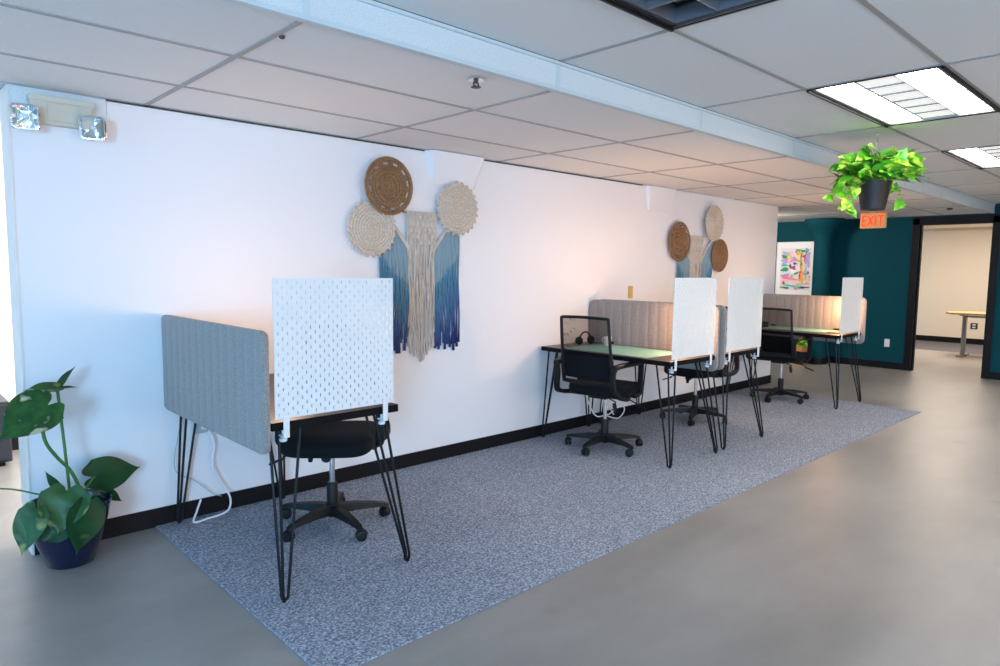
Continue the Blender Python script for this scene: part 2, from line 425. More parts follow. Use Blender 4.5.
# round column with a flared head in front of the teal wall
bm = nb(); lathe(bm, [(.13, 0), (.13, 1.82), (.14, 1.90), (.17, 1.98), (.215, 2.05), (.26, 2.11), (.275, 2.15), (.275, H1 - .003)], 40, (11.02, .36, 0))
struct('wall_column', bm, M['teal'], True)
bm = nb(); lathe(bm, [(.136, 0), (.138, .02), (.138, .098), (.132, .10)], 40, (11.02, .36, 0)); struct('baseboard_column', bm, M['black'], True)

# ------------------------------------------------------------------ carpet
bm = nb(); box(bm, (1.457, -1.83, 0), (8.086, -.013, .008), .002)
tag(obj('carpet', bm, M['carpet']), 'long blue-grey speckled carpet strip along the white wall under the desks', 'carpet')
CZ = .008

# ------------------------------------------------------------------ ceiling lights
def troffer(gi, row, x, y0, lit, label, group):
    t = thing('ceiling_light', label, 'ceiling light', (x, y0, H2), 0, group)
    w, d = GP, FT2
    bm = nb(); e = .018
    for a, b in (((e, e, .0), (w - e, e + .02, .11)), ((e, d - e - .02, .0), (w - e, d - e, .11)), ((e, e, 0), (e + .02, d - e, .11)), ((w - e - .02, e, 0), (w - e, d - e, .11))): box(bm, a, b)
    box(bm, (e, e, .11), (w - e, d - e, .125)); obj('housing', bm, M['louverwhite'] if lit else M['darkmetal'], t)
    bm = nb()
    for y in (.004, d - .016): box(bm, (.01, y, -.012), (w - .01, y + .012, .0))
    for xx in (.006, w - .012): box(bm, (xx, .01, -.004), (xx + .006, d - .01, 0))
    obj('frame', bm, M['blackframe'], t)
    if lit:
        q = (d - .09) / 3
        for k in range(3):
            bm = nb(); box(bm, (.045, .045 + q * k, .012), (w - .045, .045 + q * (k + 1), .020)); obj('diffuser', bm, M['lampdim' if k == 1 else 'lamp'], t)
    else:
        bm = nb(); box(bm, (.045, .045, .075), (w - .045, d - .045, .085)); obj('diffuser', bm, M['unlit'], t)
    bm = nb(); x0, x1, ya, yb = .038, w - .038, .038, d - .038
    for k in range(7): xx = x0 + (x1 - x0) * k / 6; box(bm, (xx - .003, ya, .004), (xx + .003, yb, .0115 if lit else .06))
    for k in range(4): yy = ya + (yb - ya) * k / 3; box(bm, (x0, yy - .003, .004), (x1, yy + .003, .0115 if lit else .065))
    obj('louver', bm, M['louverwhite'] if lit else M['louvergrey'], t)
NAMES = {(0, 0): 'unlit dark louvred ceiling light panel cut off by the top edge', (2, 0): 'nearest lit white ceiling light panel, whole in view above the hanging plant',
         (4, 0): 'farther lit ceiling light panel cut off by the right edge of the picture'}
for i, j, row, gi in fix:
    if XS[i] + GP > XT: continue
    lit = gi >= 2
    troffer(gi, row, XS[i], YHI[j], lit, NAMES.get((gi, row), ('lit' if lit else 'unlit') + ' ceiling light panel over the part of the room outside the picture'), None if (gi, row) in NAMES else ('lit' if lit else 'unlit') + ' ceiling lights outside the picture')

# sprinkler, ceiling dots
t = thing('sprinkler', 'small metal fire sprinkler head hanging from the lower ceiling near the step', 'sprinkler', (2.337, -1.567, H1))
bm = nb(); lathe(bm, [(.036, -.006), (.036, -.001), (.03, .0)], 20); obj('escutcheon', bm, M['chrome'], t, True)
bm = nb(); tube(bm, [(0, 0, -.006), (0, 0, -.018)], .010); tube(bm, [(-.012, 0, -.016), (-.014, 0, -.026), (0, 0, -.033)], .0035); tube(bm, [(.012, 0, -.016), (.014, 0, -.026), (0, 0, -.033)], .0035)
obj('sprinkler_body', bm, M['darkmetal'], t, True)
bm = nb(); lathe(bm, [(.005, -.038), (.022, -.036), (.022, -.034), (.005, -.032)], 16); obj('deflector', bm, M['darkmetal'], t, True)
bm = nb(); lathe(bm, [(.004, -.010), (.009, -.007), (.011, 0)], 12); o = obj('ceiling_hook', bm, M['darkmetal'], None, True, (1.512, -1.476, H1 + .002)); tag(o, 'tiny dark hook on the lower ceiling near the upper left, below the pale step', 'hook')
bm = nb(); lathe(bm, [(.012, -.022), (.03, -.018), (.034, 0)], 16); o = obj('sprinkler', bm, M['darkmetal'], None, True, (10.175, -1.45, H1 + .002)); tag(o, 'small dark sprinkler cap on the ceiling in front of the doorway', 'sprinkler')

# ------------------------------------------------------------------ emergency light on a wall plate
o = thing('emergency_light', 'beige twin-head emergency light box with chrome lamps high on the wall corner', 'emergency light', (1.115, 0, 2.09))
bm = nb(); box(bm, (-.185, -.012, -.06), (.195, -.001, .094), .002); obj('back_plate', bm, M['fascia'], o)
bm = nb(); box(bm, (-.125, -.065, -.065), (.125, -.012, .055), .008); box(bm, (-.13, -.07, .035), (.13, -.012, .06), .004); box(bm, (-.06, -.069, -.05), (.065, -.064, .03), .003); obj('battery_box', bm, M['beige'], o)
for sx, rz in ((-1, -.25), (1, -.35)):
    bm = nb()
    # square rounded reflector dish, open towards -y
    prof = [(.052, -.075), (.056, -.07), (.055, -.06), (.045, -.03), (.028, -.008), (.012, 0)]
    rings = []
    for r, y in prof:
        rings.append([bm.verts.new((x * 1.0, y, z)) for x, z in rrect(-r, r, -r, r, r * .35, 4)])
    for a, b in zip(rings, rings[1:]):
        for k in range(len(a)): bm.faces.new((a[k], a[(k + 1) % len(a)], b[(k + 1) % len(a)], b[k]))
    bm.faces.new(rings[-1])
    # inner dish
    rin = [[bm.verts.new((x, y, z)) for x, z in rrect(-r, r, -r, r, r * .35, 4)] for r, y in [(.047, -.074), (.040, -.05), (.025, -.025), (.01, -.012)]]
    for a, b in zip([rings[0]] + rin, rin):
        for k in range(len(a)): bm.faces.new((a[k], b[k], b[(k + 1) % len(a)], a[(k + 1) % len(a)]))
    bm.faces.new(rin[-1][::-1])
    h = obj('lamp_head', bm, M['mirror'], o, True, (sx * .135 + (.0 if sx > 0 else -.0), -.035, -.035 if sx < 0 else -.045)); h.rotation_euler = (.25, 0, rz)
    bm = nb(); lathe(bm, [(.006, -.01), (.012, -.004), (.010, .006), (.004, .012)], 12)
    bmesh.ops.rotate(bm, verts=bm.verts, matrix=Matrix.Rotation(PI / 2, 3, 'X')); bmesh.ops.translate(bm, verts=bm.verts, vec=(0, -.05, 0))
    obj('bulb', bm, M['white'], h, True)

# ------------------------------------------------------------------ exit sign
t = thing('exit_sign', 'glowing orange-red exit sign hanging from the ceiling in front of the teal wall', 'exit sign', (10.2, -.585, 2.185))
bm = nb(); box(bm, (-.03, -.155, -.205), (.03, .155, -.005), .008); obj('sign_box', bm, M['exitface'], t)
bm = nb(); lathe(bm, [(.055, -.002), (.06, .01), (.06, .024)], 20); tube(bm, [(0, 0, -.01), (0, 0, 0)], .02); obj('mounting_canopy', bm, M['wood'], t, True)
bm = nb()
def bar(bm, a, b, w, y=None):
    # stroke in sign plane (u to the viewer's right = -y), facing -x
    (u0, v0), (u1, v1) = a, b; d = V((u1 - u0, v1 - v0)).normalized(); n = V((-d.y, d.x)) * w / 2
    q = [(u0 + n.x, v0 + n.y), (u1 + n.x, v1 + n.y), (u1 - n.x, v1 - n.y), (u0 - n.x, v0 - n.y)]
    prism(bm, [(-u, v) for u, v in q], -.034, -.0305, plane='yz')
Z0, Z1 = -.17, -.045; w = .022
for a, b in (((-.12, Z0), (-.12, Z1)), ((-.13, Z1), (-.07, Z1)), ((-.13, Z0), (-.07, Z0)), ((-.12, (Z0 + Z1) / 2), (-.078, (Z0 + Z1) / 2))): bar(bm, a, b, w)
for a, b in (((-.055, Z0), (.005, Z1)), ((-.055, Z1), (.005, Z0))): bar(bm, a, b, w)
bar(bm, (.033, Z0 - .01), (.033, Z1 + .01), w)
bar(bm, (.062, Z1), (.135, Z1), w); bar(bm, (.0985, Z0 - .01), (.0985, Z1), w)
obj('exit_lettering', bm, M['exitletter'], t)

# ------------------------------------------------------------------ framed art on the teal wall
t = thing('framed_picture', 'abstract multicoloured print with a white border in a slim frame on the teal wall', 'picture', (XT - .001, .87, 1.45))
Wd, Hd = .31, .42
bm = nb()
for a, b in (((-.022, -Wd, -Hd), (0, -Wd + .012, Hd)), ((-.022, Wd - .012, -Hd), (0, Wd, Hd)), ((-.022, -Wd, Hd - .012), (0, Wd, Hd)), ((-.022, -Wd, -Hd), (0, Wd, -Hd + .012))): box(bm, a, b, .002)
obj('frame', bm, M['white'], t)
ac = {'bg': (.80, .72, .74), 'pink': (.85, .22, .40), 'navy': (.05, .05, .22), 'green': (.04, .30, .12), 'teal': (.12, .50, .48), 'orange': (.90, .38, .08), 'yel': (.88, .70, .20), 'red': (.65, .06, .08), 'grey': (.42, .48, .52), 'lil': (.45, .35, .62), 'mint': (.55, .78, .66), 'white': (.86, .86, .86), 'brown': (.3, .12, .08), 'rose': (.88, .55, .60)}
ak = list(ac); am = [mat('paint_' + k, ac[k], .6) for k in ak]
bm = nb(); box(bm, (-.010, -Wd + .01, -Hd + .01), (-.001, Wd - .01, Hd - .01), mi=ak.index('white'))
box(bm, (-.011, -Wd + .07, -Hd + .08), (-.009, Wd - .07, Hd - .10), mi=ak.index('bg'))
rnd = random.Random(3)
def blob(cx, cz, rx, rz_, col, rot=0, layer=0):
    n = 18; out = []; ph = rnd.random() * 6
    for k in range(n):
        a = 2 * PI * k / n; r = 1 + .22 * math.sin(3 * a + ph) + .12 * math.sin(5 * a + 2 * ph)
        x, z = rx * r * math.cos(a), rz_ * r * math.sin(a)
        x, z = x * math.cos(rot) - z * math.sin(rot), x * math.sin(rot) + z * math.cos(rot)
        X_ = max(-Wd + .07, min(Wd - .07, cx + x)); Z_ = max(-Hd + .08, min(Hd - .10, cz + z))
        out.append((-X_, Z_))
    prism(bm, out, -.0115 - layer * .0003, -.009, ak.index(col), plane='yz')
BL = [(-.15, .2, .08, .07, 'grey', 0), (-.17, .12, .06, .04, 'lil', .3), (-.06, .16, .07, .10, 'rose', .2), (.07, .27, .10, .03, 'green', 0), (.06, .15, .035, .12, 'yel', .1), (.10, .13, .03, .13, 'green', -.1),
      (.12, .12, .022, .12, 'rose', .1), (.155, .16, .02, .10, 'brown', 0), (.19, .14, .03, .12, 'lil', .1), (-.17, -.02, .07, .035, 'green', .3), (-.09, .03, .03, .03, 'navy', .6), (-.03, .01, .03, .03, 'navy', -.5),
      (-.15, -.11, .09, .025, 'lil', .2), (-.08, -.08, .09, .02, 'mint', -.3), (-.09, -.17, .14, .025, 'pink', -.1), (-.17, -.2, .07, .03, 'rose', .2), (.0, -.21, .12, .022, 'rose', -.2), (.10, -.10, .035, .12, 'orange', .05), (.13, -.06, .018, .1, 'yel', .1),
      (.075, -.12, .015, .09, 'red', -.1), (.17, -.08, .025, .13, 'grey', .1), (.20, -.16, .025, .08, 'rose', 0), (-.14, -.27, .10, .018, 'mint', -.1), (.02, -.29, .16, .022, 'teal', -.12), (.12, -.24, .10, .02, 'orange', .1), (-.16, -.31, .08, .015, 'green', -.1), (.15, -.30, .08, .012, 'navy', .08), (-.02, -.05, .05, .03, 'white', 0)]
for _ in range(34): BL.append((rnd.uniform(-.22, .22), rnd.uniform(-.32, .30), rnd.uniform(.012, .05), rnd.uniform(.008, .03), rnd.choice(ak[1:-3]), rnd.uniform(-.6, .6)))
for l, (cx, cz, rx, rz_, col, rot) in enumerate(BL): blob(cx, cz, rx, rz_, col, rot, l)
obj('print', bm, am, t)

# ------------------------------------------------------------------ outlets and switches
def plate(name, label, cat, loc, axis, m, w=.035, h=.058, slots=True):
    t = thing(name, label, cat, loc, 0)
    if axis == 'y': t.rotation_euler = (0, 0, 0)
    else: t.rotation_euler = (0, 0, -PI / 2)
    bm = nb(); box(bm, (-w, -.007, -h), (w, 0, h), .003); obj('cover_plate', bm, m, t)
    bm = nb()
    for s in (-1, 1): box(bm, (-w * .45, -.010, s * h * .42 - h * .25), (w * .45, -.007, s * h * .42 + h * .25), .002)
    obj('socket' if slots else 'rocker', bm, M['trim'] if slots else m, t)
plate('wall_outlet', 'small cream outlet on the teal wall left of the doorway', 'outlet', (XT - .001, -.52, .375), 'x', M['trim'])
plate('wall_outlet', 'dark outlet low on the cream wall seen through the doorway', 'outlet', (16.499, -.50, .36), 'x', M['darkmetal'], .06, .06)
plate('light_switch', 'small yellowish switch plate on the white wall above the grey felt screen', 'switch', (5.65, -.001, 1.185), 'y', M['yellow'], slots=False)

# power box and cords under desk 1
o = thing('power_box', 'grey-green power box on the wall under the nearest desk', 'outlet', (1.73, -.001, .52))
bm = nb(); box(bm, (-.055, -.035, -.045), (.055, 0, .045), .004); obj('box', bm, M['greybox'], o)
bm = nb(); box(bm, (-.03, -.038, -.025), (.03, -.035, .025), .002); obj('socket', bm, M['white'], o)
bm = nb(); tube(bm, smooth_path([(1.74, -.045, .49), (1.765, -.05, .40), (1.75, -.05, .30), (1.79, -.05, .19), (1.834, -.07, .10), (1.816, -.10, .04), (1.76, -.11, .022), (1.70, -.11, .018), (1.62, -.12, .018), (1.65, -.08, .06), (1.68, -.06, .115)], 8), .0055)
tag(obj('looped_cable', bm, M['cord'], None, True), 'white cord looping down to the carpet under the nearest desk', 'cord')
bm = nb(); tube(bm, smooth_path([(1.60, -.05, .70), (1.61, -.04, .60), (1.585, -.035, .50), (1.56, -.035, .30), (1.66, -.035, .22), (1.75, -.035, .13), (1.80, -.035, .10)], 8), .0022)
tag(obj('thin_cable', bm, M['greybox'], None, True), 'thin grey cable hanging against the wall behind the nearest desk leg', 'cord')
bm = nb(); tube(bm, smooth_path([(4.88, -.08, .72), (4.86, -.10, .45), (4.84, -.25, .18), (4.95, -.30, .165), (5.05, -.28, .17), (5.14, -.26, .20), (5.24, -.24, .215), (5.27, -.25, .15), (5.15, -.27, .10), (5.0, -.25, .15), (5.10, -.2, .19), (5.25, -.15, .10)], 8), .0055)
tag(obj('looped_cable', bm, M['cord'], None, True), 'tangled white cord hanging under the desk with the green mat behind the office chair', 'cord')

# ------------------------------------------------------------------ desks
def make_desk():
    t = thing('desk', '', 'desk')
    bm = nb(); box(bm, (0, -1.215, .728), (.61, 0, .762), .002)
    bm.normal_update()
    for f in bm.faces:
        f.material_index = 0 if f.normal.z > .7 else 1
    obj('desktop', bm, [M['top'], M['edge']], t)
    for cx, cy, fx, fy in ((.10, -1.12, .035, -1.220), (.51, -1.12, .645, -1.235), (.09, -.10, .012, -.03), (.51, -.10, .60, -.03)):
        bm = nb(); sx = -1 if cx < .3 else 1; sy = -1 if cy < -.6 else 1
        box(bm, (cx - .06, cy - .06, .722), (cx + .06, cy + .06, .728), .001)
        f = V((fx, fy, CZ + .007))
        tops = [V((cx + sx * .05, cy - sy * .045, .722)), V((cx + sx * .05, cy + sy * .05, .722)), V((cx - sx * .045, cy + sy * .05, .722))]
        offs = [V((sx * .004, -sy * .018, 0)), V((sx * .006, sy * .006, 0)), V((-sx * .018, sy * .004, 0))]
        for a, q in zip(tops, offs):
            tube(bm, [a, f + q + V((0, 0, .035)), f + q * .95 + V((0, 0, .012)), f + q * .5 + V((0, 0, .002)), f], .0064)
        tube(bm, [f + V((0, 0, -.006)), f + V((0, 0, .008))], .009)
        obj('leg', bm, M['rod'], t, True)
    return t
DESKS = [(1.555, -.022, 'desk nearest the camera, dark top between a grey felt screen and a white pegboard', 1),
         (4.42, -.022, 'dark desk with a pale green mat and the fully visible mesh chair', 2),
         (5.175, -.022, 'dark desk in the middle pair, standing behind the pegboard of the green-mat desk', 3),
         (7.50, -.0, 'farthest dark desk, nearest the teal wall, with papers and a mat on top', 4)]
d0 = make_desk()
deskroots = []
for i, (x, y, lab, n) in enumerate(DESKS):
    o = d0 if i == 0 else copy_tree(d0)
    o.location = (x, y, 0); tag(o, lab, 'desk', 'hairpin leg desks along the wall'); deskroots.append(o)

# felt screens: quilted with shallow vertical ribs
def make_felt():
    bm = nb(); L_, Hh, r, T = 1.235, .50, .055, .034
    ny, nz = 132, 20
    def half(z): return 1
    gridv = {}
    for side in (-1, 1):
        for i in range(ny + 1):
            for j in range(nz + 1):
                y = -L_ * i / ny; z = Hh * j / nz
                # pull corners in to a rounded outline
                cy = min(max(y, -L_ + r), -r); cz = min(max(z, r), Hh - r)
                if (y < -L_ + r or y > -r) and (z < r or z > Hh - r):
                    dy, dz = y - cy, z - cz; m_ = max(abs(dy), abs(dz)); l = math.hypot(dy, dz)
                    if l > 0: dy, dz = dy * m_ / l, dz * m_ / l
                    y, z = cy + dy, cz + dz
                edge = min(-y, y + L_, z, Hh - z)
                rib = abs(math.sin(PI * (y / .0882)))
                t = T / 2 * (min(1, .55 + edge / .02 * .45)) - .0045 * (1 - min(1, rib * 1.3)) ** 1.2 * (1 if edge > .012 else 0)
                gridv[side, i, j] = bm.verts.new((side * t, y, z))
        for i in range(ny):
            for j in range(nz):
                q = [gridv[side, i, j], gridv[side, i + 1, j], gridv[side, i + 1, j + 1], gridv[side, i, j + 1]]
                bm.faces.new(q if side < 0 else q[::-1])
    per = [(i, 0) for i in range(ny)] + [(ny, j) for j in range(nz)] + [(i, nz) for i in range(ny, 0, -1)] + [(0, j) for j in range(nz, 0, -1)]
    for a, b in zip(per, per[1:] + per[:1]):
        bm.faces.new((gridv[-1, a[0], a[1]], gridv[1, a[0], a[1]], gridv[1, b[0], b[1]], gridv[-1, b[0], b[1]]))
    bmesh.ops.recalc_face_normals(bm, faces=bm.faces)
    t = thing('desk_screen', '', 'desk screen')
    obj('felt_panel', bm, M['felt'], t, True)
    return t
def make_bracket(t, sx):
    for y in (-.25, -.95):
        bm = nb()
        box(bm, (sx * .0175 - .0008, y - .03, .055), (sx * .0175 + .0008, y + .03, .15))
        box(bm, (min(0, sx * .06) + sx * .0175, y - .025, .094), (max(0, sx * .06) + sx * .0175, y + .025, .0975))
        obj('bracket', bm, M['rod'], t)
f0 = make_felt()
FELT = [(1.535, -.012, .633, 'blue-grey ribbed felt screen on the left side of the nearest desk'),
        (5.051, -.012, .633, 'brownish grey felt screen standing behind the green-mat desk'),
        (5.155, -.012, .633, 'grey felt screen seen edge-on between the two middle white pegboards'),
        (8.132, -.012, .633, 'felt screen on the farthest desk, in front of the framed picture and teal wall')]
for i, (x, y, z, lab) in enumerate(FELT):
    o = f0 if i == 0 else copy_tree(f0); o.location = (x, y, z); tag(o, lab, 'desk screen', 'felt desk screens'); make_bracket(o, 1 if i in (0, 2) else -1)

# pegboards
def make_peg():
    t = thing('pegboard', '', 'pegboard')
    n = 27; p = .0205; W = .565; m0 = (W - (n - 1) * p) / 2
    xs = [0]; zs = [0]
    for k in range(n): c = m0 + k * p; xs += [c - .0024, c + .0024]; zs += [c - .0075, c + .0075]
    xs.append(W); zs.append(W)
    bm = nb(); T = .005
    vv = {}
    def vert(i, j, s):
        if (i, j, s) not in vv: vv[i, j, s] = bm.verts.new((xs[i], s * T, zs[j]))
        return vv[i, j, s]
    def hole(i, j):
        return i % 2 == 1 and j % 2 == 1 and i < len(xs) - 2 and j < len(zs) - 2 and ((i // 2) + (j // 2)) % 2 == 0
    nx, nz = len(xs) - 1, len(zs) - 1
    for i in range(nx):
        for j in range(nz):
            if hole(i, j):
                c = [(i, j), (i + 1, j), (i + 1, j + 1), (i, j + 1)]
                for a, b in zip(c, c[1:] + c[:1]): bm.faces.new((vert(*a, 0), vert(*b, 0), vert(*b, 1), vert(*a, 1)))
            else:
                bm.faces.new((vert(i, j, 0), vert(i + 1, j, 0), vert(i + 1, j + 1, 0), vert(i, j + 1, 0)))
                bm.faces.new((vert(i, j, 1), vert(i, j + 1, 1), vert(i + 1, j + 1, 1), vert(i + 1, j, 1)))
    for i in range(nx):
        bm.faces.new((vert(i, 0, 0), vert(i, 0, 1), vert(i + 1, 0, 1), vert(i + 1, 0, 0))); bm.faces.new((vert(i, nz, 0), vert(i + 1, nz, 0), vert(i + 1, nz, 1), vert(i, nz, 1)))
    for j in range(nz):
        bm.faces.new((vert(0, j, 0), vert(0, j + 1, 0), vert(0, j + 1, 1), vert(0, j, 1))); bm.faces.new((vert(nx, j, 0), vert(nx, j, 1), vert(nx, j + 1, 1), vert(nx, j + 1, 0)))
    obj('board', bm, M['peg'], t)
    for x in (.045, W - .045):
        bm = nb()
        box(bm, (x - .013, -.006, -.075), (x + .013, -.0005, .012), .002)
        box(bm, (x - .013, -.006, -.080), (x + .013, .045, -.072), .002)
        tube(bm, [(x, .028, -.095), (x, .028, -.050)], .006); lathe(bm, [(.014, -.100), (.016, -.096), (.016, -.088), (.012, -.085)], 14, (x, .028, 0))
        lathe(bm, [(.014, -.052), (.014, -.047)], 14, (x, .028, 0))
        obj('clamp', bm, M['peg'], t, True)
    return t
p0 = make_peg()
PEG = [(1.567, -1.2445, 'large white pegboard clamped to the nearest desk, left of the chair seat'),
       (4.432, -1.2445, 'white pegboard at the front end of the green-mat desk'),
       (5.185, -1.2445, 'white pegboard right of the edge-on grey felt screen'),
       (7.505, -1.2225, 'narrow looking white pegboard in front of the teal wall')]
for i, (x, y, lab) in enumerate(PEG):
    o = p0 if i == 0 else copy_tree(p0); o.location = (x, y, .777); tag(o, lab, 'pegboard', 'white pegboards clamped to desks')

# ------------------------------------------------------------------ office chairs (local: facing +x, hub at origin)
def make_chair():
    t = thing('office_chair', '', 'office chair')
    bm = nb()
    lathe(bm, [(.02, .052), (.034, .058), (.040, .085), (.036, .125), (.030, .13)], 24)
    for k in range(5):
        a = 2 * PI * k / 5 + .35; c, s = math.cos(a), math.sin(a)
        prev = None
        for r, w, z0, z1 in ((.02, .034, .070, .120), (.12, .030, .078, .116), (.22, .024, .078, .104), (.285, .020, .074, .092), (.305, .014, .070, .084)):
            ring = [bm.verts.new((c * r - s * w * u, s * r + c * w * u, z)) for u, z in ((-1, z0), (-.7, z1), (.7, z1), (1, z0))]
            if prev:
                for q in range(4): bm.faces.new((prev[q], prev[(q + 1) % 4], ring[(q + 1) % 4], ring[q]))
            else: bm.faces.new(ring[::-1])
            prev = ring
        bm.faces.new(prev)
    bmesh.ops.recalc_face_normals(bm, faces=bm.faces)
    obj('base', bm, M['plastic'], t, True)
    for k in range(5):
        a = 2 * PI * k / 5 + .35; c, s = math.cos(a), math.sin(a); b = a + 1.1 + k * .9
        u, v = V((math.cos(b), math.sin(b), 0)), V((-math.sin(b), math.cos(b), 0))
        ctr = V((c * .292, s * .292, CZ + .0275)) + u * .012
        bm = nb()
        for sg in (-1, 1):
            w_ = ctr + v * sg * .013
            tube(bm, [w_ - v * .0095, w_ - v * .0075, w_ + v * .0075, w_ + v * .0095], [.020, .0265, .0265, .020], 20)
        # hood
        prev = None
        for q in range(9):
            an = -.3 + q * .42
            pt = ctr + u * (-math.cos(an) * .030) + V((0, 0, math.sin(an) * .030))
            ring = [bm.verts.new(pt + v * e + (pt - ctr).normalized() * g) for e, g in ((-.012, -.002), (.012, -.002), (.012, .002), (-.012, .002))]
            if prev:
                for z in range(4): bm.faces.new((prev[z], prev[(z + 1) % 4], ring[(z + 1) % 4], ring[z]))
            prev = ring
        tube(bm, [V((c * .292, s * .292, .05)), V((c * .292, s * .292, .082))], .008)
        bmesh.ops.recalc_face_normals(bm, faces=bm.faces)
        obj('caster', bm, M['plastic'], t, True)
    bm = nb(); lathe(bm, [(.029, .11), (.029, .232), (.025, .24)], 24); obj('lift_cover', bm, M['plastic'], t, True)
    bm = nb(); lathe(bm, [(.0145, .22), (.0145, .43)], 20); obj('gas_lift', bm, M['chrome'], t, True)
    bm = nb(); box(bm, (-.13, -.075, .415), (.10, .075, .455), .012); box(bm, (-.17, -.25, .438), (-.10, .25, .452), .005); box(bm, (.02, -.25, .438), (.09, .25, .452), .005); tube(bm, [(.04, 0, .425), (.16, 0, .415)], [.02, .025], 14); obj('seat_mechanism', bm, M['plastic'], t, True)
    # seat cushion
    bm = nb(); nA, nR = 40, 7
    def se(a, rx, ry): 
        c, s = math.cos(a), math.sin(a); e = .42
        return math.copysign(abs(c) ** e, c) * rx, math.copysign(abs(s) ** e, s) * ry
    rings = []
    for rr, z in ((.86, .454), (.965, .457), (1.0, .472), (1.0, .500), (.975, .518), (.90, .528), (.6, .532), (.25, .530)):
        ring = []
        for k in range(nA):
            x, y = se(2 * PI * k / nA, .235 * rr, .245 * rr)
            zz = z - (.022 * max(0, (x - .13) / .1) ** 1.5 if x > .13 else 0) + (.008 * (abs(y) / .24) ** 2 if z > .5 else 0)
            ring.append(bm.verts.new((x + .01, y, zz)))
        rings.append(ring)
    for a, b in zip(rings, rings[1:]):
        for k in range(nA): bm.faces.new((a[k], a[(k + 1) % nA], b[(k + 1) % nA], b[k]))
    bm.faces.new(rings[0][::-1]); bm.faces.new(rings[-1])
    obj('seat', bm, M['fabric'], t, True)
    # backrest: frame, mesh, lumbar
    def bx(z): return -.255 - .03 * math.sin((z - .5) / .55 * PI * .5) - .055 * (z - .5) / .55
    def bw(z): return .208 - .012 * (z - .6) / .45
    zs = [.56 + .48 * k / 16 for k in range(17)]
    def curve(y, z): return bx(z) - .035 * (1 - (y / .23) ** 2) * 1.0
    path = [V((curve(-bw(z), z), -bw(z), z)) for z in zs] 
    topz = 1.04
    topp = [V((curve(y, topz), y, topz + .008 * (1 - (y / .21) ** 2))) for y in [-.186 + .0465 * k for k in range(9)]]
    path2 = [V((curve(bw(z), z), bw(z), z)) for z in reversed(zs)]
    bot = [V((curve(y, .56), y, .56)) for y in [.16 - .04 * k for k in range(9)]]
    loop = path + topp + path2 + bot
    back = thing('backrest', None, None); back.parent = t
    bm = nb(); m_ = len(loop); rings = []
    rs = []
    for i, p in enumerate(loop):
        rs.append(.0115 if p.z > .75 else .016)
    tube(bm, loop + [loop[0]], rs + [rs[0]], 8, cap=False)
    obj('frame', bm, M['plastic'], back, True)
    def sheet(z0, z1, off, m, name, nz=10):
        bm = nb(); g = []
        for j in range(nz + 1):
            z = z0 + (z1 - z0) * j / nz
            g.append([bm.verts.new((curve(bw(z) * u, z) + off, bw(z) * u, z)) for u in [-.97 + 1.94 * k / 12 for k in range(13)]])
        for a, b in zip(g, g[1:]):
            for k in range(12): bm.faces.new((a[k], a[k + 1], b[k + 1], b[k]))
        bmesh.ops.solidify(bm, geom=bm.faces[:], thickness=.0025 if m is M['mesh'] else .012)
        obj(name, bm, m, back, True)
    sheet(.76, 1.035, 0, M['mesh'], 'mesh_panel', 12)
    sheet(.590, .765, .002, M['lumbar'], 'lumbar_panel', 5)
    # spine under the seat to the back
    # armrest loops
    for sg in (-1, 1):
        bm = nb(); y0 = sg * .262
        pts = smooth_path([(-.06, sg * .225, .446), (-.17, y0, .450), (-.27, y0, .475), (-.322, y0 - sg * .02, .53), (-.330, y0 - sg * .03, .62), (-.328, y0 - sg * .02, .68), (-.29, y0 - sg * .01, .700), (-.10, y0, .702), (.01, y0, .702), (.045, y0, .697), (.060, y0, .66), (.052, y0, .54), (.04, y0, .47), (.0, sg * .235, .445)], 5)
        ws = []
        for p in pts: ws.append(.045 if (p.x < -.22 and p.z < .68) else (.05 if p.z > .68 else .042))
        ribbon(bm, pts, (0, 1, 0), ws, .030)
        obj('armrest', bm, M['plastic'], t, True)
    bm = nb(); tube(bm, [(.02, -.07, .425), (.03, -.20, .405), (.035, -.25, .385)], .005); ribbon(bm, [(.035, -.24, .378), (.04, -.27, .37), (.045, -.315, .352)], (1, 0, 0), .032, .010); obj('height_lever', bm, M['plastic'], t, True)
    bm = nb(); tube(bm, [(-.08, -.05, .43), (-.09, -.14, .40)], .005); tube(bm, [(-.085, -.12, .392), (-.09, -.13, .36), (-.092, -.135, .325)], [.013, .016, .012], 10); obj('tilt_knob', bm, M['plastic'], t, True)
    return t
c0 = make_chair()
CH = [(2.175, -.605, math.radians(230), 'black office chair tucked under the nearest desk, mostly hidden behind its pegboard'),
      (4.54, -.60, math.radians(9), 'black mesh-back office chair in front of the green-mat desk, whole back in view'),
      (6.00, -.52, math.radians(183), 'black office chair under the middle desk pair, behind the two middle pegboards'),
      (7.62, -.60, math.radians(4), 'farthest black mesh-back office chair, at the desk nearest the teal wall')]
for i, (x, y, a, lab) in enumerate(CH):
    o = c0 if i == 0 else copy_tree(c0)
    o.location = (x, y, 0); o.rotation_euler = (0, 0, a)
    for ch in [q for q in bpy.data.objects if q.parent == o and q.name.split('.')[0] in ('base', 'caster')]: ch.rotation_euler = (0, 0, math.radians((17, 15, 0, 10)[i]))
    if i == 3:
        for q in [q for q in bpy.data.objects if q.parent == o and q.name.startswith('backrest')]: q.location.z = -.04
    tag(o, lab, 'office chair', 'black office chairs at the desks')

